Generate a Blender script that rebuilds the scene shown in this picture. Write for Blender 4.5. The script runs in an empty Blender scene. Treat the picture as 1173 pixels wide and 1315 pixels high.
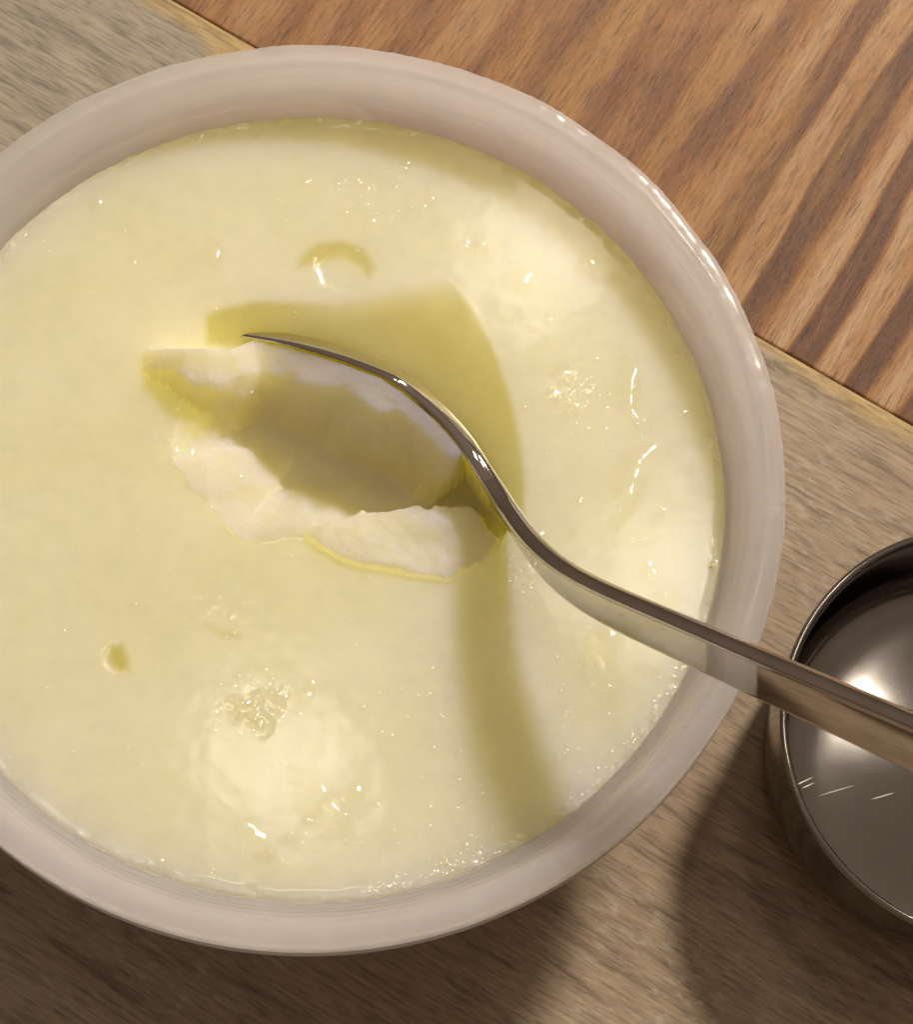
import bpy, bmesh, math, random
import numpy as np
from mathutils import Vector, Matrix, noise as mnoise

random.seed(7); rng = np.random.default_rng(11)
scene = bpy.context.scene
C = scene.collection

# ------------------------------------------------------------------ camera
IMG_W, IMG_H, FPX = 1173.0, 1315.0, 3000.0
CAM = np.array([0.00573797, -0.0960349, 0.31213731])
D = np.array([0.04181939, 0.31654566, -0.94765499])
R_ = np.array([0.99902772, 0.0, 0.04408643])
U_ = np.array([-0.01395537, 0.94857727, 0.31623789])
cd = bpy.data.cameras.new("camera")
cd.sensor_fit = 'HORIZONTAL'; cd.sensor_width = 36.0; cd.lens = 36.0 * FPX / IMG_W
cd.clip_start = 0.01; cd.clip_end = 50.0
cd.dof.use_dof = True; cd.dof.focus_distance = 0.292; cd.dof.aperture_fstop = 90.0
cam = bpy.data.objects.new("camera", cd); C.objects.link(cam)
m = Matrix.Identity(4)
for i in range(3):
    m[i][0] = R_[i]; m[i][1] = U_[i]; m[i][2] = -D[i]; m[i][3] = CAM[i]
cam.matrix_world = m
scene.camera = cam

# ------------------------------------------------------------------ world, lamps, exposure
w = bpy.data.worlds.new("World"); scene.world = w; w.use_nodes = True
bg = w.node_tree.nodes["Background"]
wt = w.node_tree
tc = wt.nodes.new('ShaderNodeTexCoord'); sx = wt.nodes.new('ShaderNodeSeparateXYZ'); cr = wt.nodes.new('ShaderNodeValToRGB')
wt.links.new(tc.outputs['Generated'], sx.inputs[0]); wt.links.new(sx.outputs[2], cr.inputs[0]); wt.links.new(cr.outputs[0], bg.inputs[0])
cr.color_ramp.elements[0].position = 0.05; cr.color_ramp.elements[0].color = (0.48, 0.33, 0.23, 1)      # dim walls of the room
cr.color_ramp.elements[1].position = 0.85; cr.color_ramp.elements[1].color = (1.0, 0.75, 0.56, 1)       # lit ceiling
bg.inputs[1].default_value = 0.25

def lamp(name, loc, power, radius, col):
    l = bpy.data.lights.new(name, 'POINT'); l.energy = power; l.shadow_soft_size = radius; l.color = col
    o = bpy.data.objects.new(name, l); o.location = loc; C.objects.link(o); return o
kd = np.array([0.62, 0.92, 1.0]); kd /= np.linalg.norm(kd)
lamp("key_lamp", tuple(np.array([0.02, 0, 0.03]) + kd * 1.25), 66, 0.085, (1.0, 0.90, 0.76))
for p in ((0.14, 0.658, 1.392), (-0.051, 0.284, 1.498), (0.25, 0.423, 1.455)):
    lamp("ceiling_globe_lamp", p, 2.7, 0.058, (1.0, 0.90, 0.76))
vs = scene.view_settings
vs.view_transform = 'Standard'; vs.look = 'None'; vs.gamma = 1.0; vs.use_curve_mapping = False; vs.exposure = 0.0
scene.cycles.max_bounces = 6; scene.cycles.diffuse_bounces = 2; scene.cycles.glossy_bounces = 3; scene.cycles.transmission_bounces = 3; scene.cycles.transparent_max_bounces = 8; scene.cycles.caustics_reflective = False

# ------------------------------------------------------------------ helpers
H_RIM = 0.042; ZY = 0.0335; R_Y = 0.0519
def at(px, py, z):
    """photo pixel -> point on the horizontal plane at height z"""
    v = D + R_ * (px - IMG_W / 2) / FPX - U_ * (py - IMG_H / 2) / FPX
    return CAM + v * ((z - CAM[2]) / v[2])
def at2(pts, z=ZY): return np.array([at(x, y, z)[:2] for x, y in pts])

def tag(o, label=None, cat=None, group=None, kind=None):
    if label: o['label'] = label
    if cat: o['category'] = cat
    if group: o['group'] = group
    if kind: o['kind'] = kind
    return o
def empty(name, loc=(0, 0, 0)):
    o = bpy.data.objects.new(name, None); o.location = loc; o.empty_display_size = 0.01; C.objects.link(o); return o
def mesh_obj(name, verts, faces, mat, parent=None, smooth=True):
    me = bpy.data.meshes.new(name)
    me.from_pydata([tuple(map(float, v)) for v in verts], [], [tuple(map(int, f)) for f in faces]); me.update()
    if smooth: me.polygons.foreach_set('use_smooth', [True] * len(me.polygons))
    if mat: me.materials.append(mat)
    o = bpy.data.objects.new(name, me); C.objects.link(o)
    if parent: o.parent = parent
    return o
def lathe(name, prof, mat, parent=None, n=256, closed=True, wob=None):
    prof = np.array(prof); k = len(prof); V = []; F = []
    for i in range(n):
        a = 2 * math.pi * i / n
        for j, (r, z) in enumerate(prof):
            dr = dz = 0
            if wob: dr, dz = wob(a, r, z)
            V.append(((r + dr) * math.cos(a), (r + dr) * math.sin(a), z + dz))
    for i in range(n):
        i2 = (i + 1) % n
        for j in range(k if closed else k - 1):
            j2 = (j + 1) % k
            F.append((i * k + j, i2 * k + j, i2 * k + j2, i * k + j2))
    o = mesh_obj(name, V, F, mat, parent)
    bm = bmesh.new(); bm.from_mesh(o.data); bmesh.ops.recalc_face_normals(bm, faces=bm.faces); bm.to_mesh(o.data); bm.free()
    return o
def smooth_prof(pts, it=2):
    """Chaikin-smooth an open profile"""
    p = np.array(pts, float)
    for _ in range(it):
        q = [p[0]]
        for a, b in zip(p[:-1], p[1:]): q += [a * .75 + b * .25, a * .25 + b * .75]
        q.append(p[-1]); p = np.array(q)
    return p
def sstep(a, b, x):
    t = np.clip((x - a) / (b - a), 0, 1); return t * t * (3 - 2 * t)
def vnoise(x, y, scale, seed=0):
    """vectorised value noise in 0..1"""
    x = np.asarray(x) * scale + 1000.3 + seed * 17.13; y = np.asarray(y) * scale + 1000.7 + seed * 9.71
    xi = np.floor(x).astype(np.int64); yi = np.floor(y).astype(np.int64); fx = x - xi; fy = y - yi
    fx = fx * fx * (3 - 2 * fx); fy = fy * fy * (3 - 2 * fy)
    def h(a, b):
        n = (a * 374761393 + b * 668265263 + seed * 144665) & 0xffffffff
        n = ((n ^ (n >> 13)) * 1274126177) & 0xffffffff
        return ((n ^ (n >> 16)) & 0xffff) / 65535.0
    return (h(xi, yi) * (1 - fx) + h(xi + 1, yi) * fx) * (1 - fy) + (h(xi, yi + 1) * (1 - fx) + h(xi + 1, yi + 1) * fx) * fy
def fbm(x, y, scale, seed=0, o=4):
    s = 0; a = .5
    for i in range(o): s = s + a * vnoise(x, y, scale * 2 ** i, seed + i); a *= .5
    return s / (1 - .5 ** o)
def poly_sd(X, Y, poly):
    """signed distance to polygon, positive inside"""
    P = np.asarray(poly); d2 = np.full(X.shape, 1e9); ins = np.zeros(X.shape, bool)
    for i in range(len(P)):
        a = P[i]; b = P[(i + 1) % len(P)]; e = b - a
        t = np.clip(((X - a[0]) * e[0] + (Y - a[1]) * e[1]) / (e @ e + 1e-18), 0, 1)
        d2 = np.minimum(d2, (X - a[0] - t * e[0]) ** 2 + (Y - a[1] - t * e[1]) ** 2)
        c = ((a[1] > Y) != (b[1] > Y)) & (X < (b[0] - a[0]) * (Y - a[1]) / (b[1] - a[1] + 1e-18) + a[0])
        ins ^= c
    return np.where(ins, 1, -1) * np.sqrt(d2)
def line_sd(X, Y, pts):
    """distance to polyline, plus arclength parameter 0..1"""
    P = np.asarray(pts); best = np.full(X.shape, 1e9); par = np.zeros(X.shape); side = np.zeros(X.shape)
    L = np.concatenate([[0], np.cumsum(np.linalg.norm(np.diff(P, axis=0), axis=1))])
    for i in range(len(P) - 1):
        a = P[i]; b = P[i + 1]; e = b - a
        t = np.clip(((X - a[0]) * e[0] + (Y - a[1]) * e[1]) / (e @ e), 0, 1)
        d2 = (X - a[0] - t * e[0]) ** 2 + (Y - a[1] - t * e[1]) ** 2
        u = d2 < best; best = np.where(u, d2, best); par = np.where(u, (L[i] + t * (L[i + 1] - L[i])) / L[-1], par)
        cr = e[0] * (Y - a[1]) - e[1] * (X - a[0]); side = np.where(u, np.sign(cr), side)
    return np.sqrt(best), par, side

# ------------------------------------------------------------------ materials
class NT:
    def __init__(s, name):
        s.mat = bpy.data.materials.new(name); s.mat.use_nodes = True; s.t = s.mat.node_tree; s.t.nodes.clear()
        s.out = s.t.nodes.new('ShaderNodeOutputMaterial')
    def n(s, kind, inputs=None, **kw):
        nd = s.t.nodes.new(kind)
        for k, v in kw.items(): setattr(nd, k, v)
        for k, v in (inputs or {}).items():
            if isinstance(v, bpy.types.NodeSocket): s.t.links.new(v, nd.inputs[k])
            else: nd.inputs[k].default_value = v
        return nd
    def math(s, op, a, b=0.0, c=None, clamp=False):
        i = {0: a, 1: b}
        if c is not None: i[2] = c
        return s.n('ShaderNodeMath', i, operation=op, use_clamp=clamp).outputs[0]
    def mix(s, f, a, b, blend='MIX'):
        nd = s.t.nodes.new('ShaderNodeMix'); nd.data_type = 'RGBA'; nd.blend_type = blend
        for k, v in ((0, f), (6, a), (7, b)):
            if isinstance(v, bpy.types.NodeSocket): s.t.links.new(v, nd.inputs[k])
            else: nd.inputs[k].default_value = v if k == 0 or len(v) == 4 else (*v, 1)
        return nd.outputs[2]
    def ramp(s, f, stops, interp='LINEAR'):
        nd = s.n('ShaderNodeValToRGB', {0: f}); cr = nd.color_ramp; cr.interpolation = interp
        while len(cr.elements) < len(stops): cr.elements.new(0.5)
        for e, (p, c) in zip(cr.elements, stops):
            e.position = p; e.color = (c, c, c, 1) if isinstance(c, (int, float)) else (*c, 1)
        return nd.outputs[0]
    def coords(s, scale=(1, 1, 1), loc=(0, 0, 0), rot=(0, 0, 0)):
        tc = s.n('ShaderNodeTexCoord')
        return s.n('ShaderNodeMapping', {0: tc.outputs['Object'], 1: loc, 2: rot, 3: scale}).outputs[0]
    def noise(s, vec, scale, detail=4, rough=.55, dist=0.0):
        return s.n('ShaderNodeTexNoise', {'Vector': vec, 'Scale': scale, 'Detail': detail, 'Roughness': rough, 'Distortion': dist}).outputs[0]
    def bump(s, h, strength, dist, normal=None):
        i = {'Height': h, 'Strength': strength, 'Distance': dist}
        if normal is not None: i['Normal'] = normal
        return s.n('ShaderNodeBump', i).outputs[0]
    def done(s, sh): s.t.links.new(sh, s.out.inputs[0]); return s.mat

def mat_yogurt():
    s = NT('yogurt'); v = s.coords()
    cut = s.n('ShaderNodeAttribute', attribute_name='cut').outputs['Fac']
    big = s.noise(v, 55, 3)
    surf = s.mix(s.ramp(big, [(.35, 0.0), (.68, 1.0)]), (0.730, 0.695, 0.428), (0.770, 0.728, 0.498))
    mot = s.noise(v, 330, 5, .65)
    surf = s.mix(1.0, surf, s.ramp(mot, [(.36, .97), (.5, 1.0), (.66, 1.02)]), 'MULTIPLY')
    col = s.mix(cut, surf, (0.68, 0.635, 0.465))
    fine = s.noise(v, 900, 3); mid = s.noise(v, 260, 3)
    hgt = s.math('ADD', s.math('MULTIPLY', fine, .35), mid)
    nrm = s.bump(hgt, .05, .0004)
    speck = s.ramp(s.noise(v, 1500, 2, .6), [(.66, 0.0), (.74, 1.0)])
    cutn = s.noise(v, 420, 5, .7)
    nrm = s.bump(s.math('MULTIPLY', cutn, cut), .35, .0012, nrm)
    rgh = s.math('ADD', s.math('MULTIPLY', cut, .25), .42)
    p = s.n('ShaderNodeBsdfPrincipled', {'Base Color': col, 'Roughness': rgh, 'IOR': 1.36, 'Subsurface Weight': 1.0,
            'Subsurface Radius': (1.0, 0.90, 0.18), 'Subsurface Scale': s.math('MULTIPLY_ADD', cut, -.010, .027), 'Coat Weight': s.math('MULTIPLY', s.math('SUBTRACT', 1.0, cut), .75), 'Coat Roughness': .11,
            'Coat IOR': 1.36, 'Normal': nrm, 'Coat Normal': s.bump(s.math('ADD', s.math('MULTIPLY', mid, .05), speck), .10, .0004)})
    p.subsurface_method = 'BURLEY'
    return s.done(p.outputs[0])
def mat_whey(name, tint, k=1.0, rough=.06):
    """clear yellow-green liquid; light is absorbed by depth (attribute, in mm)"""
    s = NT(name)
    dep = s.math('MULTIPLY', s.n('ShaderNodeAttribute', attribute_name='depth').outputs['Fac'], k)
    ch = [s.math('POWER', t, dep) for t in tint]
    col = s.n('ShaderNodeCombineColor', {0: ch[0], 1: ch[1], 2: ch[2]}).outputs[0]
    tr = s.n('ShaderNodeBsdfTransparent', {0: col})
    gl = s.n('ShaderNodeBsdfGlossy', {0: (1, 1, 1, 1), 'Roughness': rough})
    fr = s.n('ShaderNodeFresnel', {0: 1.345}); bf = s.n('ShaderNodeNewGeometry').outputs['Backfacing']
    fac = s.math('ADD', s.math('MULTIPLY', fr.outputs[0], s.math('SUBTRACT', 1.0, bf)), s.math('MULTIPLY', bf, .03))
    mx = s.n('ShaderNodeMixShader', {0: fac, 1: tr.outputs[0], 2: gl.outputs[0]})
    return s.done(mx.outputs[0])
def mat_tub():
    s = NT('translucent_plastic'); v = s.coords()
    n1 = s.noise(v, 120, 4); n2 = s.noise(v, 700, 3)
    col = s.mix(s.ramp(n1, [(.3, 0.0), (.7, 1.0)]), (0.815, 0.79, 0.80), (0.865, 0.845, 0.855))
    nrm = s.bump(s.math('ADD', n1, s.math('MULTIPLY', n2, .3)), .10, .0004)
    p = s.n('ShaderNodeBsdfPrincipled', {'Base Color': col, 'Roughness': s.math('ADD', s.math('MULTIPLY', n1, .25), .06), 'IOR': 1.49, 'Subsurface Weight': 1.0,
            'Subsurface Radius': (1.0, 0.92, 0.85), 'Subsurface Scale': 0.05, 'Normal': nrm})
    p.subsurface_method = 'BURLEY'
    tl = s.n('ShaderNodeBsdfTranslucent', {0: col}); a = s.n('ShaderNodeMixShader', {0: .22, 1: p.outputs[0], 2: tl.outputs[0]})
    tp = s.n('ShaderNodeBsdfTransparent', {0: (.97, .95, .93, 1)})
    mx = s.n('ShaderNodeMixShader', {0: .48, 1: a.outputs[0], 2: tp.outputs[0]})                  # milky: part of the light passes straight through
    return s.done(mx.outputs[0])
def mat_steel(name, base, r0, brush_scale, bumpk=.02):
    s = NT(name); v = s.coords(brush_scale)
    b = s.noise(v, 1.0, 4); c = s.noise(s.coords(), 140, 4)
    rgh = s.math('ADD', s.math('MULTIPLY', c, .10), r0)
    col = s.mix(s.ramp(c, [(.35, 0.0), (.75, 1.0)]), base, tuple(x * .82 for x in base))
    nrm = s.bump(b, bumpk, .0001)
    p = s.n('ShaderNodeBsdfPrincipled', {'Base Color': col, 'Metallic': 1.0, 'Roughness': rgh, **({'Normal': nrm} if bumpk else {})})
    return s.done(p.outputs[0])
def mat_grey_board():
    s = NT('weathered_board_wood'); v = s.coords()
    big = s.noise(s.coords((14, 26, 14)), 1.0, 4, .6)
    streak = s.noise(s.coords((190, 2000, 160)), 1.0, 5, .72)
    streak2 = s.noise(s.coords((60, 420, 60), loc=(3, 5, 0)), 1.0, 5, .65, .6)
    fleck = s.noise(s.coords((330, 900, 300), loc=(7, 1, 0)), 1.0, 3, .6)
    patch = s.noise(s.coords((30, 40, 30), loc=(1, 8, 0)), 1.0, 3)
    xyz = s.n('ShaderNodeSeparateXYZ', {0: s.coords()})
    # the board greys towards one end (small x), browner at the other
    end = s.math('ADD', xyz.outputs[0], s.math('MULTIPLY', s.math('SUBTRACT', big, .5), .05))
    grey = s.ramp(s.math('MULTIPLY_ADD', end, 8.0, .5, clamp=True), [(.25, 1.0), (1.0, .25)])
    base = s.mix(grey, (0.315, 0.205, 0.120), (0.325, 0.285, 0.225))
    base = s.mix(s.ramp(big, [(.38, 0.0), (.66, .75)]), base, (0.355, 0.285, 0.20))
    # yellow sapwood left along the joint
    ed = s.math('MULTIPLY_ADD', s.math('SUBTRACT', patch, .5), .012, s.math('MULTIPLY', xyz.outputs[1], -1.0))
    xs = s.math('ADD', xyz.outputs[0], s.math('MULTIPLY', s.math('SUBTRACT', streak2, .5), .004))
    sap = s.math('MULTIPLY', s.ramp(s.math('MULTIPLY', ed, 30.0, clamp=True), [(.62, 1.0), (.80, 0.0)]),
                 s.ramp(s.math('MULTIPLY_ADD', xs, 8.0, .5, clamp=True), [(.055, 0.0), (.075, 1.0), (.28, 1.0), (.4, 0.0)]))
    sap2 = s.ramp(s.math('MULTIPLY', ed, 60.0, clamp=True), [(.10, .85), (.22, 0.0)])
    base = s.mix(s.math('MAXIMUM', sap, sap2), base, (0.43, 0.305, 0.135))
    base = s.mix(1.0, base, s.ramp(streak, [(.36, .62), (.49, 1.0), (.64, 1.20)]), 'MULTIPLY')
    base = s.mix(1.0, base, s.ramp(streak2, [(.34, .66), (.46, 1.0), (.66, 1.14)]), 'MULTIPLY')
    fl = s.math('MULTIPLY', s.ramp(fleck, [(.53, 0.0), (.66, 1.0)]), s.ramp(patch, [(.45, 0.03), (.66, .55)]))
    base = s.mix(fl, base, (0.52, 0.47, 0.39))
    crack = s.noise(s.coords((45, 1500, 45), loc=(2, 2, 0)), 1.0, 2, .5)
    base = s.mix(s.ramp(crack, [(.70, 0.0), (.76, .7)]), base, (0.09, 0.06, 0.04))
    nrm = s.bump(s.math('ADD', streak, s.math('MULTIPLY', streak2, .6)), .22, .0004)
    p = s.n('ShaderNodeBsdfPrincipled', {'Base Color': base, 'Roughness': .62, 'Specular IOR Level': .35, 'Normal': nrm})
    return s.done(p.outputs[0])
def mat_orange_board():
    s = NT('striped_pine_wood')
    xyz = s.n('ShaderNodeSeparateXYZ', {0: s.coords()})
    wob = s.noise(s.coords((9, 40, 10)), 1.0, 3, .5)
    y = s.math('ADD', xyz.outputs[1], s.math('MULTIPLY', s.math('SUBTRACT', wob, .5), .013))
    wave = s.math('MULTIPLY_ADD', s.ramp(s.math('FRACT', s.math('MULTIPLY', y, 1 / .0092)), [(0.0, .05), (.34, .0), (.42, .75), (.62, 1.0), (.86, .8), (.97, .1)]), 2.0, -1.0)
    wave2 = s.math('SINE', s.math('MULTIPLY_ADD', y, 2 * math.pi / .0037, 1.3))
    wv = s.math('ADD', s.math('MULTIPLY', wave, .5), s.math('MULTIPLY', wave2, .14))
    blot = s.noise(s.coords((26, 70, 30), loc=(4, 4, 0)), 1.0, 4, .6)
    # rings are strong at the low-y side of the plank and fade into blotchy heartwood
    fade = s.ramp(s.math('MULTIPLY_ADD', xyz.outputs[1], 12.0, .5, clamp=True), [(.0, 1.0), (.10, .85), (.36, .16)])
    v = s.math('MULTIPLY_ADD', s.math('MULTIPLY', wv, fade), 1.0, s.math('MULTIPLY_ADD', s.math('SUBTRACT', blot, .5), 1.3, .5), clamp=True)
    base = s.ramp(v, [(0.0, (0.125, 0.052, 0.022)), (.33, (0.200, 0.085, 0.032)), (.6, (0.335, 0.160, 0.055)), (1.0, (0.44, 0.275, 0.145))])
    gold = s.noise(s.coords((18, 110, 30), loc=(9, 2, 0)), 1.0, 3, .5)
    base = s.mix(s.ramp(gold, [(.52, 0.0), (.68, .75)]), base, (0.36, 0.19, 0.055))
    fine = s.noise(s.coords((190, 2100, 160)), 1.0, 5, .72)
    base = s.mix(1.0, base, s.ramp(fine, [(.36, .52), (.48, 1.0), (.66, 1.28)]), 'MULTIPLY')
    crack = s.noise(s.coords((70, 1300, 45), loc=(2, 2, 0)), 1.0, 2, .5)
    base = s.mix(s.ramp(crack, [(.69, 0.0), (.75, .75)]), base, (0.07, 0.03, 0.015))
    nrm = s.bump(s.math('ADD', fine, s.math('MULTIPLY', wave, .35)), .5, .0006)
    p = s.n('ShaderNodeBsdfPrincipled', {'Base Color': base, 'Roughness': s.math('MULTIPLY_ADD', fine, .35, .24), 'Specular IOR Level': .5, 'Normal': nrm})
    return s.done(p.outputs[0])

M_YOG = mat_yogurt(); M_TUB = mat_tub()
M_WHEY = mat_whey('whey_liquid', (0.84, 0.805, 0.57)); M_DROP = mat_whey('clear_whey_drop', (0.985, 0.97, 0.90), rough=.15)
M_SPOON = mat_steel('spoon_steel', (0.60, 0.565, 0.53), .02, (60, 1400, 900))
M_CUP = mat_steel('cup_steel', (0.35, 0.33, 0.315), .06, (40, 40, 300), 0.0)
M_SCR = mat_steel('scratched_steel', (0.85, 0.80, 0.74), .38, (40, 40, 300))
M_GREY = mat_grey_board(); M_ORANGE = mat_orange_board()

# ------------------------------------------------------------------ table: one end board and the plank butting against it
table = tag(empty('table_top', (0.03, 0.055, 0)), 'wooden table top of striped orange plank and weathered grey end board', None, None, 'structure')
def board(name, center, ang, lx, ly, th, ztop, mat, bev, label):
    bm = bmesh.new(); bmesh.ops.create_cube(bm, size=1)
    for v in bm.verts: v.co = Vector((v.co.x * lx, v.co.y * ly, v.co.z * th - th / 2))
    bmesh.ops.bevel(bm, geom=list(bm.edges), offset=bev, segments=3, profile=.5, affect='EDGES')
    me = bpy.data.meshes.new(name); bm.to_mesh(me); bm.free(); me.materials.append(mat)
    o = bpy.data.objects.new(name, me); C.objects.link(o); o.parent = table
    o.location = (center[0] - table.location.x, center[1] - table.location.y, ztop); o.rotation_euler = (0, 0, ang); o['label'] = label
    return o
sA = at(222, 0, 0)[:2]; sB = at(1173, 546, 0)[:2]
sd = (sB - sA) / np.linalg.norm(sB - sA); sn = np.array([-sd[1], sd[0]])         # along the joint / towards the orange plank
mid = (sA + sB) / 2; ang = math.atan2(sd[1], sd[0])
GW = .22; OW = .30
g = board('plank', mid - sn * GW / 2, ang, .70, GW, .02, 0.0, M_GREY, .0006, 'weathered grey brown end board with grain along the joint')
# local frame of the board has its origin at its centre line; shift mesh so that local y=0 is the joint
for v in g.data.vertices: v.co.y -= GW / 2
g.location.x = mid[0] - table.location.x; g.location.y = mid[1] - table.location.y
oc = mid + sn * (.0001 + OW / 2)
o2 = board('plank', oc, ang + math.pi / 2, OW, .62, .02, -.0003, M_ORANGE, .0004, 'orange brown striped pine plank with grain across the joint')

# ------------------------------------------------------------------ plastic tub
tub = tag(empty('plastic_tub', (0, 0, 0)), 'round translucent white plastic tub filled with yogurt', 'tub')
H = H_RIM
def wob(a, r, z):
    k = max(0, (z - (H - .004)) / .004)
    n = mnoise.noise(Vector((math.cos(a) * 9, math.sin(a) * 9, z * 300))); n2 = mnoise.noise(Vector((math.cos(a) * 55, math.sin(a) * 55, z * 700)))
    return (.00018 * n + .00007 * n2) * k, (.00022 * n + .00011 * n2) * k
inner = [(0.0008, .0016), (.043, .0016), (.0455, .0024), (.0468, .005), (R_Y - .0004, ZY - .0035)]
outer = [(.0532, ZY - .0026), (.0524, ZY - .006), (.0477, .004), (.0470, .0006), (.0455, .0), (.0440, .0007), (0.0008, .0007)]
lathe('body', np.vstack([smooth_prof(inner, 1), smooth_prof(outer, 1)]), M_TUB, tub, wob=wob)
rimp = smooth_prof([(R_Y - .0002, ZY - .0025), (R_Y + .0001, ZY + .0006), (.0525, ZY + .0020), (.0528, ZY + .0024), (.0532, ZY + .0026), (.0536, ZY + .0040), (.0538, ZY + .0042), (.0544, H - .0022), (.0547, H - .0018),
                    (.0551, H - .0006), (.0555, H - .0002), (.0560, H + .0001), (.0574, H + .0000), (.0582, H - .0003), (.05850, H - .0009), (.05862, H - .0016), (.05866, H - .0046), (.0585, H - .0050), (.0580, H - .0050),
                    (.0578, H - .0016), (.0573, H - .0010), (.0560, H - .0008), (.0553, H - .0018), (.0545, H - .0040), (.0533, ZY - .0004), (.0529, ZY - .0025)], 2)
lathe('rim', rimp, M_TUB, tub, n=512, wob=wob)
ring = smooth_prof([(.0545, H - .0056), (.0570, H - .0054), (.0582, H - .0056), (.0587, H - .0062), (.0587, H - .0074), (.0582, H - .0079), (.0570, H - .0080), (.0545, H - .0080)], 2)
lathe('stacking_ring', ring, M_TUB, tub, n=384)

# ------------------------------------------------------------------ spoon (local model: x tip->end, y across, z out of the hollow)
LB = .060; SW = .018; TH = .0024
def hw(x):
    x = np.asarray(x, float); u = np.clip(x / LB, 0, 1)
    bowl = SW * np.sqrt(np.clip(1 - (np.abs(u - .45) / np.where(u < .45, .45, .62)) ** 2.3, 0, 1))
    hand = .0028 + .0029 * np.clip((x - LB) / .08, 0, 2) ** .8
    k = np.clip((x - LB * .80) / (LB * .25), 0, 1); k = k * k * (3 - 2 * k)
    return np.maximum(bowl * (1 - k) + hand * k, .0004)
S1, S2, SBW, XM = 0.9815, 0.3164, 0.1123, 0.0614
def zc(x):
    x = np.asarray(x, float); xb = np.minimum(x, LB * .85); z = SBW * (xb / LB) ** 2 * LB; s0 = 2 * SBW * .85
    xs = np.linspace(LB * .85, .24, 400); t = xs - LB * .85; wq = np.exp(-((xs - XM) / .013) ** 2)
    base = s0 + (S2 - s0) * np.clip(t / .04, 0, 1); sl = base + (S1 - base) * wq * np.clip(t / .008, 0, 1)
    zz = np.concatenate([[0], np.cumsum((sl[1:] + sl[:-1]) / 2 * np.diff(xs))])
    return z + np.interp(x, xs, zz)
SM = np.array([[0.84477639, -0.37894711, -0.37782527], [-0.23520706, 0.37124934, -0.89824917], [0.48065631, 0.84768686, 0.22449164]])
ST = np.array([-0.0247, 0.0206, 0.0056])
def sworld(p): return (SM @ np.asarray(p).T).T + ST
def bowl_depth(x):
    u = np.clip(np.asarray(x) / (LB * .97), 0, 1); return .0085 * np.sin(np.pi * np.clip(u, 0, 1) ** .85) ** .8
spoon = tag(empty('spoon'), 'stainless steel spoon standing on its side in the yogurt', 'spoon')
def spoon_mesh(name, xs, cap0, cap1):
    NA = 21; V = []; F = []
    ya = np.sin(np.linspace(-math.pi / 2, math.pi / 2, NA))
    for x in xs:
        h = float(hw(x)); z0 = float(zc(x)); dp = float(bowl_depth(x)) * min(1, h / .006)
        hk = sstep(.062, .080, x)
        th = .0019 * (1 - sstep(.048, .066, x)) + TH * sstep(.048, .066, x)
        slope = float(zc(x + 1e-4) - zc(x - 1e-4)) / 2e-4; nx, nz = -slope / math.hypot(1, slope), 1 / math.hypot(1, slope)
        ring_ = []
        for y in ya:                                                        # front face: hollow bowl, slightly dished handle
            e = 1 - y * y
            ring_.append((x, h * y, z0 - dp * e ** .9 - .00045 * hk * e - .00035 * (1 - min(1, e * 6))))
        for y in ya[::-1]:                                                  # back face
            e = 1 - y * y; q = th * (0.72 + .28 * min(1, e * 4))
            ring_.append((x + nx * -q, h * y * .985, z0 - dp * e ** .9 + nz * -q - .0002 * hk * e))
        V += [tuple(p) for p in ring_]
    k = 2 * NA
    for i in range(len(xs) - 1):
        for j in range(k):
            j2 = (j + 1) % k; F.append((i * k + j, i * k + j2, (i + 1) * k + j2, (i + 1) * k + j))
    if cap0: F.append(tuple(range(k))[::-1])
    if cap1: F.append(tuple((len(xs) - 1) * k + j for j in range(k)))
    o = mesh_obj(name, V, F, M_SPOON, spoon)
    bm = bmesh.new(); bm.from_mesh(o.data); bmesh.ops.recalc_face_normals(bm, faces=bm.faces); bm.to_mesh(o.data); bm.free()
    return o
mw = Matrix([[*SM[0], ST[0]], [*SM[1], ST[1]], [*SM[2], ST[2]], [0, 0, 0, 1]])
spoon.matrix_world = mw
spoon_mesh('bowl', np.concatenate([LB * np.linspace(0.0, 1.0, 60) ** 1.25]), True, False)
spoon_mesh('handle', np.concatenate([np.linspace(LB, .19, 90), [.193, .1945]]), False, True)

# ------------------------------------------------------------------ yogurt: one height field with the scooped lump and torn flakes
ux = np.linspace(.006, .0575, 60)
up = sworld(np.c_[ux, hw(ux), zc(ux)])                # upper edge of the spoon's bowl
eh = up[:, 2] - ZY
keep_ = eh > .0012; eh = eh[keep_]; edge_xy = up[keep_, :2]
tipl = at2([(186, 452), (212, 462), (240, 466), (268, 467), (296, 465)])
edge_xy = np.vstack([tipl, edge_xy]); eh = np.concatenate([[.0004, .0034, .0048, .0048, .0038], eh])
edge_t = np.concatenate([[0], np.cumsum(np.linalg.norm(np.diff(edge_xy, axis=0), axis=1))]); edge_t /= edge_t[-1]
STEP = .00025; N = int(2 * (R_Y + .0006) / STEP) + 1
gx = (np.arange(N) - (N - 1) / 2) * STEP
X, Y = np.meshgrid(gx, gx, indexing='ij')
RR = np.hypot(X, Y)
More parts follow.
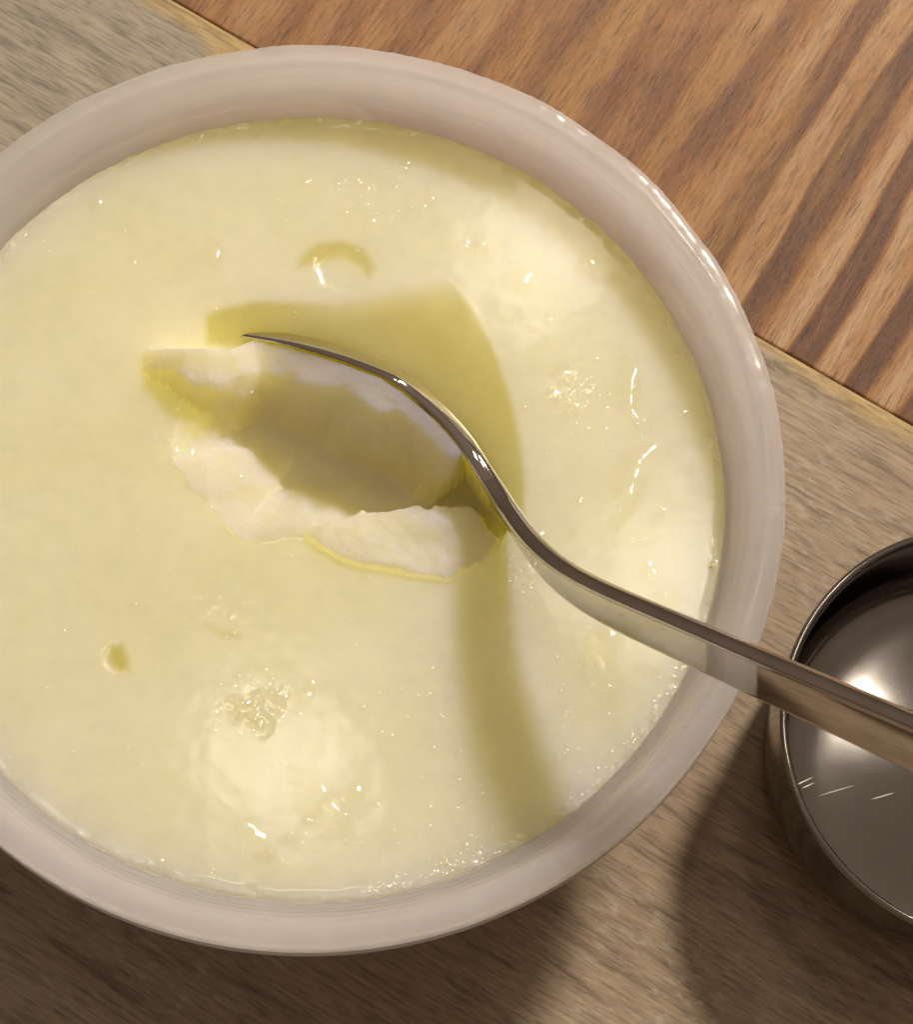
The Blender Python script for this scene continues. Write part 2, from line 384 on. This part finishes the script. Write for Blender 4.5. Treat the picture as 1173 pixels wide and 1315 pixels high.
def height(X, Y):
    RR = np.hypot(X, Y)
    h = .00007 * (fbm(X, Y, 45, 1, 2) - .5) * 2 + .000010 * (fbm(X, Y, 420, 5, 2) - .5) * 2
    cut = np.zeros_like(X)
    jx = X + .0014 * (fbm(X, Y, 300, 21, 5) - .5) * 2; jy = Y + .0014 * (fbm(X, Y, 300, 31, 5) - .5) * 2
    # area opened by the spoon: a deep hollow in front of the blade, flakes curled up along the torn edge
    opn = at2([(212, 462), (226, 490), (232, 525), (220, 556), (218, 572), (222, 600), (240, 630), (272, 650), (295, 675), (310, 697), (345, 694), (392, 690), (432, 716), (470, 727), (520, 742), (585, 752), (606, 728), (640, 700), (655, 672), (622, 618), (570, 545), (500, 500), (420, 468), (300, 452)])
    sdv = poly_sd(jx, jy, opn)
    low = at2([(212, 562), (222, 600), (240, 630), (272, 650), (295, 675), (310, 697), (345, 694), (392, 690), (432, 716), (470, 727), (520, 742), (585, 752), (606, 735)])
    dl, tl, _ = line_sd(jx, jy, low)
    lift = .0006 * sstep(0, .10, tl) * (1 - .7 * sstep(.93, 1.0, tl)) * np.clip(2.2 * fbm(X, Y, 130, 41, 2) - .45, .05, 1.3)
    floor = -.0048 - .0022 * fbm(X, Y, 110, 44, 3)
    torn = sstep(.0, .10, tl)
    fw = .0075 - .0025 * sstep(.35, .5, tl)
    ramp_ = np.clip((dl - .0008 + .0016 * (fbm(X, Y, 170, 45, 3) - .5) * 2) / (.0062 + fw), 0, 1)
    prof_t = lift + (floor - lift) * (.5 * ramp_ + .5 * sstep(0, 1, ramp_))
    prof_s = floor * np.clip(sdv / .0075, 0, 1) ** 1.2
    prof = prof_t * torn + prof_s * (1 - torn)
    f2 = at2([(400, 690), (432, 716), (470, 727), (520, 742), (585, 752), (606, 728), (636, 690), (606, 655), (545, 648), (470, 660), (420, 674)])
    s2 = poly_sd(jx, jy, f2); prof = np.where(s2 > -.0012, prof + (.0008 - .0004 * sstep(0, .0045, dl) + .0003 * fbm(X, Y, 150, 47, 2) - prof) * sstep(-.0012, .0002, s2), prof)
    ins = np.where(torn > .5, sstep(-.00012, .00016, sdv), sstep(-.0002, .0030, sdv))
    h = h + ins * (prof + .00055 * sstep(0, .0015, sdv) * (fbm(X, Y, 380, 51, 4) - .5) * 2)
    cut = np.maximum(cut, ins * np.maximum(torn, sstep(.002, .005, sdv)))
    # lump carried in the bowl, level with the spoon's edge
    dd, tt, sd_ = line_sd(X, Y, edge_xy)
    eht = np.interp(tt, edge_t, eh)
    side = np.where(sd_ < 0, dd, -dd)                                     # >0 on the hollow (near) side
    wd = .0034 * (1 - .60 * sstep(.66, .95, tt)) * sstep(-.05, .16, tt) + .0016 * (fbm(X, Y, 230, 61, 3) - .5) * 2
    top = np.minimum(eht - .0003, .0088) - .0005 * sstep(0, .003, side) + .0003 * (fbm(X, Y, 260, 65, 3) - .5) * 2
    lumps = .0026 * (fbm(X, Y, 150, 71, 4) - .5) * 2
    fall = sstep(0, 1, (side - wd) / (.0045 + .002 * (fbm(X, Y, 120, 75, 2) - .5)))
    lump = top * (1 - fall) + (-.0065 + lumps) * fall + .00035 * (fbm(X, Y, 700, 77, 3) - .5) * 2 * (.4 + .6 * fall)
    use = (lump > h) & (side < .012) & (side > -.0010) & (tt < .985) & (tt > .002)
    hl = np.where(side < 0, h + (lump - h) * sstep(-.0009, -.0002, side), lump)
    h = np.where(use, np.maximum(h, hl), h); cut = np.where(use & (side > -.0006), 1.0, cut)
    # pits
    for (px, py, rr, dpt) in ((440, 345, 36, .00022), (152, 845, 17, .0002)):
        c = at(px, py, ZY)[:2]; r0 = rr / 102. * .01
        q = np.hypot(X - c[0], Y - c[1]) / r0 + .7 * (fbm(X, Y, 350, 85, 3) - .5)
        h = h - dpt * (1 - sstep(.78, 1.08, q))
    # bumpy patches in the skin
    for (px, py, rr, amp) in ((335, 910, 46, .00007), (735, 505, 42, .00007), (665, 740, 26, .00008), (280, 780, 70, .00003)):
        c = at(px, py, ZY)[:2]; r0 = rr / 102. * .01
        q = np.hypot(X - c[0], (Y - c[1]) * 1.3) / r0 + 1.5 * (fbm(X, Y, 300, 87, 3) - .5)
        h = h + amp * .45 * (1 - sstep(.2, 1.1, q)) * (fbm(X, Y, 1500, 81, 2) - .5) * 4
    # shallow bed under the whey pool
    # rough meniscus against the wall
    e = sstep(R_Y - .0011 + .0014 * (fbm(X, Y, 200, 93, 2) - .5), R_Y - .0002, RR)
    h = h + e * (.0001 + .0004 * (fbm(X, Y, 480, 91, 3) - .5) * 2)
    return h, cut
Hh, CUT = height(X, Y)
inside = RR <= R_Y + .0004
idx = -np.ones((N, N), int); idx[inside] = np.arange(inside.sum())
V = np.c_[X[inside], Y[inside], Hh[inside] + ZY]
a, b, c_, d_ = idx[:-1, :-1], idx[1:, :-1], idx[1:, 1:], idx[:-1, 1:]
okf = (a >= 0) & (b >= 0) & (c_ >= 0) & (d_ >= 0)
F = np.stack([a[okf], b[okf], c_[okf], d_[okf]], 1)
yog = tag(empty('yogurt', (0, 0, ZY - .02)), 'pale yellow yogurt in the tub with a torn scooped hollow', 'yogurt')
me = bpy.data.meshes.new('curd')
nv = len(V)
# skirt and flat underside close the body
cnt = {}
for q in F:
    for k in range(4):
        e = (q[k], q[(k + 1) % 4]); cnt[e] = 1
bnd = [(i, j) for (i, j) in cnt if (j, i) not in cnt]
bv = {}
low_v = []
for i, j in bnd:
    for q in (i, j):
        if q not in bv: bv[q] = nv + len(low_v); low_v.append((V[q, 0] * .92, V[q, 1] * .92, ZY - .028))
ctr_i = nv + len(low_v); low_v.append((0, 0, ZY - .028))
faces = F.tolist() + [(j, i, bv[i], bv[j]) for i, j in bnd] + [(bv[j], bv[i], ctr_i) for i, j in bnd]
allv = np.vstack([V, np.array(low_v)]); allv[:, 2] -= ZY - .02
me.from_pydata(allv.tolist(), [], faces); me.update()
me.polygons.foreach_set('use_smooth', [True] * len(me.polygons))
at_ = me.attributes.new('cut', 'FLOAT', 'POINT')
at_.data.foreach_set('value', np.concatenate([CUT[inside], np.zeros(len(low_v))]).astype(np.float32))
me.materials.append(M_YOG)
curd = bpy.data.objects.new('curd', me); C.objects.link(curd); curd.parent = yog

def surf_h(x, y):
    i = np.clip(np.round((np.asarray(x) - gx[0]) / STEP).astype(int), 0, N - 1); j = np.clip(np.round((np.asarray(y) - gx[0]) / STEP).astype(int), 0, N - 1)
    return Hh[i, j]
# ---- liquid whey lying on the curd
def liquid(name, poly_px, depth_fn, mat, step=.0004, lift=.00012, label=None, raise_=.0):
    P = at2(poly_px); lo = P.min(0) - .001; hi = P.max(0) + .001
    xs = np.arange(lo[0], hi[0], step); ys = np.arange(lo[1], hi[1], step); XX, YY = np.meshgrid(xs, ys, indexing='ij')
    dep = depth_fn(XX, YY, poly_sd(XX, YY, P))
    keep = dep > .004; keep2 = keep.copy()
    keep2[:-1] |= keep[1:]; keep2[1:] |= keep[:-1]; keep2[:, :-1] |= keep[:, 1:]; keep2[:, 1:] |= keep[:, :-1]
    id_ = -np.ones(XX.shape, int); id_[keep2] = np.arange(keep2.sum())
    zz = ZY - (ZY - .02) + np.clip(surf_h(XX, YY), -.0006, .0) * .3 + .0001 + lift + raise_ * np.clip(dep, 0, 1)
    VV = np.c_[XX[keep2], YY[keep2], zz[keep2]]
    a, b, c, d = id_[:-1, :-1], id_[1:, :-1], id_[1:, 1:], id_[:-1, 1:]
    ok = (a >= 0) & (b >= 0) & (c >= 0) & (d >= 0)
    o = mesh_obj(name, VV, np.stack([a[ok], b[ok], c[ok], d[ok]], 1), mat, yog)
    A = o.data.attributes.new('depth', 'FLOAT', 'POINT'); A.data.foreach_set('value', np.clip(dep[keep2], 0, 9).astype(np.float32))
    if label: o['label'] = label
    return o
pool = [(262, 446), (261, 404), (285, 393), (330, 384), (430, 387), (500, 372), (545, 358), (583, 358), (610, 394), (638, 446), (659, 508), (672, 565), (679, 625), (676, 668), (650, 655), (620, 610), (590, 565), (540, 522), (480, 490), (420, 470), (340, 456)]
softtop = at2([(430, 400), (500, 392), (590, 372)])
def pool_depth(X, Y, sd):
    e = sstep(-.0001, .0011, sd)
    dt, t, sdd = line_sd(X, Y, at2([(340, 372), (430, 374), (510, 354), (600, 345)]))
    k = sstep(.0004, .0065, dt) * .95 + .05
    lft = sstep(0, .5, t)
    return e * (1 - lft * (1 - k)) * (.92 + .16 * vnoise(X, Y, 160, 3))
liquid('whey_pool', pool, pool_depth, M_WHEY, step=.0003, label='yellow green whey pooled behind the spoon')
liquid('whey_pool', [(378, 350), (384, 328), (405, 311), (440, 306), (470, 318), (484, 345), (474, 362), (462, 345), (440, 333), (410, 340)],
       lambda X, Y, sd: .8 * sstep(-.0003, .0011, sd), M_WHEY, step=.0002, label='thin arc of yellow green whey in a round dimple')
liquid('whey_pool', [(136, 828), (160, 824), (168, 845), (170, 864), (152, 866), (136, 850)],
       lambda X, Y, sd: 1.3 * sstep(-.0002, .0012, sd), M_WHEY, step=.00015, label='small round spot of yellow green whey')
liquid('whey_pool', [(262, 796), (280, 806), (310, 812), (312, 822), (284, 820), (262, 804)],
       lambda X, Y, sd: .4 * sstep(-.0002, .0006, sd), M_WHEY, step=.00015, label='faint short streak of yellow green whey')

def drop(path_px, wid_px, hgt=.22, tilt=0.0, name='whey_drop', taper=.6, depth=.5):
    """rounded bead of clear whey along a path; slopes steep enough to catch the lamp"""
    P = at2(path_px)
    if len(P) == 1: P = np.array([P[0] + [0, -.00001], P[0] + [0, .00001]])
    # resample
    for _ in range(2):
        if len(P) > 2:
            Q = [P[0]]
            for a, b in zip(P[:-1], P[1:]): Q += [a * .75 + b * .25, a * .25 + b * .75]
            Q.append(P[-1]); P = np.array(Q)
    wmm = wid_px / 102. * .01 / 2 * 1.15; plen = np.linalg.norm(np.diff(P, axis=0), axis=1).sum()
    lo = P.min(0) - wmm * 1.2; hi = P.max(0) + wmm * 1.2
    st = max(wmm / 7, min(.00025, (hi - lo).max() / 60))
    xs = np.arange(lo[0], hi[0] + st, st); ys = np.arange(lo[1], hi[1] + st, st); XX, YY = np.meshgrid(xs, ys, indexing='ij')
    dd, t, _ = line_sd(XX, YY, P)
    wv = wmm * (1 - taper * np.abs(2 * t - 1) ** 2 * (len(path_px) > 1)) * (1 + .35 * (fbm(XX, YY, 500, int(path_px[0][0]), 2) - .5))
    q = dd / wv; keep = q < 1.15
    id_ = -np.ones(XX.shape, int); id_[keep] = np.arange(keep.sum())
    hh = hgt * 1.1 * wv * np.clip(1 - q ** 2, -.3, 1) * .55 * (1 + .16 * (fbm(XX, YY, 700, 7 + int(path_px[0][1]), 2) - .5) * 2) * (.96 + .04 * np.cos(t * plen / (wmm * 1.7) * 2 * math.pi))
    hh = hh + tilt * np.clip(P[0][1] - YY, 0, None) * np.clip(1.15 - q ** 2, 0, 1)
    zz = .02 + surf_h(XX, YY) * .8 + .00003 + hh
    VV = np.c_[XX[keep], YY[keep], zz[keep]]
    a, b, c, d = id_[:-1, :-1], id_[1:, :-1], id_[1:, 1:], id_[:-1, 1:]
    ok = (a >= 0) & (b >= 0) & (c >= 0) & (d >= 0)
    if not ok.any(): return
    o = mesh_obj(name, VV, np.stack([a[ok], b[ok], c[ok], d[ok]], 1), M_DROP, yog)
    A = o.data.attributes.new('depth', 'FLOAT', 'POINT'); A.data.foreach_set('value', (depth * np.clip(1 - q[keep] ** 2, 0, 1)).astype(np.float32))
    return o
DROPS = [([(838, 577), (820, 584), (808, 612), (803, 640), (806, 668)], 29, .70, .20), ([(804, 460), (812, 480), (803, 505), (805, 528), (819, 545)], 23, .62, .13),
         ([(376, 988), (392, 1012), (412, 1036), (430, 1056), (448, 1074)], 32, .85, .03), ([(308, 1054), (322, 1080), (346, 1104)], 18, .75), ([(344, 1100), (352, 1092)], 12, .6),
         ([(268, 306), (271, 325), (275, 346)], 20, .62, .13), ([(664, 362)], 24, .55), ([(748, 330), (755, 345), (762, 356)], 22, .60), ([(592, 320), (598, 312)], 20, .6),
         ([(610, 316), (624, 323)], 17, .6), ([(700, 406), (703, 420)], 11, .6), ([(832, 726), (834, 752)], 18, .5, .1), ([(776, 826)], 30, .6), ([(758, 812), (772, 850), (782, 905)], 50, .16),
         ([(740, 652), (745, 642)], 11, .6), ([(718, 472), (722, 492)], 20, .6), ([(728, 518), (740, 534)], 17, .6), ([(706, 500), (712, 520)], 15, .5), ([(866, 537), (882, 529)], 11, .6), ([(452, 1024)], 18, .55),
         ([(394, 868), (401, 894)], 11, .6, .1), ([(790, 700), (845, 690)], 24, .25), ([(690, 737), (716, 722)], 14, .6), ([(846, 765), (868, 772)], 44, .18), ([(300, 905), (312, 918)], 22, .6), ([(318, 925), (334, 932)], 16, .6),
         ([(352, 898), (366, 908)], 16, .6), ([(388, 900)], 14, .6), ([(474, 286)], 12, .6), ([(388, 237), (396, 233)], 11, .6), ([(452, 232), (462, 236)], 11, .6), ([(552, 258)], 11, .6), ([(520, 211)], 10, .6), ([(660, 262), (672, 270)], 12, .6),
         ([(200, 1112), (212, 1106)], 16, .6), ([(120, 262)], 12, .6), ([(820, 560), (822, 566)], 10, .6), ([(756, 905), (748, 925)], 12, .5), ([(690, 690)], 14, .6), ([(845, 652), (850, 664)], 14, .5)]
for pth_, wd_, hg_, *tl_ in DROPS: drop(pth_, wd_ * (1.55 if hg_ > .4 else 1), hg_ * (.60 if hg_ > .4 else 1), *tl_)

# tiny air bubbles and moisture beads scattered over the skin: too small and many to pick apart
def beads(name, pts, parent):
    VV = []; FF = []; dp = []
    for (x, y, z, r, asp, an) in pts:
        b0 = len(VV); n = 8; ca, sa = math.cos(an), math.sin(an)
        VV.append((x, y, z + r * .24)); dp.append(.2)
        for k, (rr, hh) in enumerate(((.45, .20), (.8, .10), (1.05, -.05))):
            for i in range(n):
                t = 2 * math.pi * i / n; lx, ly = rr * r * math.cos(t) * asp, rr * r * math.sin(t)
                VV.append((x + lx * ca - ly * sa, y + lx * sa + ly * ca, z + hh * r)); dp.append(.1)
        for i in range(n):
            FF.append((b0, b0 + 1 + i, b0 + 1 + (i + 1) % n))
            for k in range(2):
                p, q = b0 + 1 + k * n + i, b0 + 1 + k * n + (i + 1) % n; FF.append((p, p + n, q + n, q))
    o = mesh_obj(name, VV, FF, M_DROP, parent)
    A = o.data.attributes.new('depth', 'FLOAT', 'POINT'); A.data.foreach_set('value', np.array(dp, np.float32))
    o['kind'] = 'stuff'; return o
pts = []
def add_bead(px, py, r, asp=1.0):
    p = at(px, py, ZY)
    if math.hypot(p[0], p[1]) > R_Y - .0003: return
    hh = float(surf_h(p[0], p[1]))
    pts.append((p[0], p[1], .02 + hh, r, asp, random.uniform(0, 6.28)))
CL = [(480, 250, 70, 42, 34), (120, 330, 60, 30, 12), (330, 905, 55, 40, 46), (730, 510, 40, 45, 26), (665, 735, 25, 30, 16), (620, 960, 120, 110, 60), (720, 880, 60, 60, 26),
      (90, 1000, 110, 90, 26), (430, 1090, 140, 40, 26), (600, 1060, 90, 50, 26), (250, 500, 240, 230, 34), (780, 600, 90, 130, 22), (380, 1040, 70, 60, 14), (600, 230, 120, 60, 24), (150, 700, 130, 130, 16), (400, 820, 200, 90, 22)]
for cx, cy, sx, sy, n in CL:
    for _ in range(int(n * 2.2)):
        px, py = random.gauss(cx, sx * .6), random.gauss(cy, sy * .6)
        add_bead(px, py, 10 ** random.uniform(-3.85, -3.2), random.choice((1, 1, 1, 1.6)))
for _ in range(520):                                                       # beads clinging along the wall
    an = random.uniform(-1.45, .75) if random.random() < .75 else random.uniform(0, 6.28)
    rr = R_Y - abs(random.gauss(0, .0009)) - .0003
    x, y = rr * math.cos(an), rr * math.sin(an)
    pts.append((x, y, .02 + float(surf_h(x, y)), 10 ** random.uniform(-3.85, -3.25), random.choice((1, 1.5, 2)), random.uniform(0, 6.28)))
beads('moisture_beads', pts, yog)

# ------------------------------------------------------------------ steel cup
HC = .022; CX, CY, RC = 0.08765, -0.02767, .02754
cup = tag(empty('steel_cup', (CX, CY, 0)), 'small empty stainless steel cup beside the tub', 'cup')
def cwob(a, r, z):
    n = mnoise.noise(Vector((math.cos(a) * 2.2, math.sin(a) * 2.2, z * 60 + 5))); return .00010 * n, 0
ci = smooth_prof([(.0003, .0022), (.010, .0020), (.0205, .0014), (.0235, .0020), (.0256, .0042), (.0264, .0085), (RC - .0012, HC - .0012), (RC - .0009, HC - .0004)], 2)
co = smooth_prof([(RC - .0001, HC - .0010), (RC - .0004, HC - .0022), (.0272, .0085), (.0265, .0040), (.0245, .0010), (.0218, .0), (.0200, .0), (.010, .0006), (.0003, .0006)], 2)
lathe('bowl', np.vstack([ci, co]), M_CUP, cup, n=256, wob=cwob)
ta = np.linspace(0, 2 * math.pi, 13)[:-1]
lathe('rim', [(RC - .00045 + .00050 * math.cos(t), HC - .0003 + .00055 * math.sin(t)) for t in ta], M_CUP, cup, n=256, wob=cwob)


for q, (p0, p1) in enumerate((((1025, 1005), (1048, 994)), ((1033, 1009), (1050, 1001)), ((1053, 1019), (1101, 1005)), ((1121, 1024), (1152, 1015)))):
    a = at(*p0, .0034); b = at(*p1, .0034); n_ = np.array([-(b - a)[1], (b - a)[0], 0]); n_ /= np.linalg.norm(n_); wv = n_ * .00007
    mid_ = (a + b) / 2
    def cz(p):
        r = math.hypot(p[0] - CX, p[1] - CY); return float(np.interp(r, ci[:, 0], ci[:, 1]))
    rows = []
    for t in np.linspace(0, 1, 12):
        p = a + (b - a) * t; k = 1 - abs(2 * t - 1) ** 3
        for sgn, dz in ((-1, 0.00002), (0, .00009), (1, 0.00002)):
            r = p + wv * sgn * k; rows.append((r[0] - CX, r[1] - CY, cz(r) + dz))
    fs = []
    for i in range(11):
        for k in range(2): fs.append((i * 3 + k, i * 3 + k + 1, i * 3 + k + 4, i * 3 + k + 3))
    mesh_obj('scratch', rows, fs, M_SCR, cup)
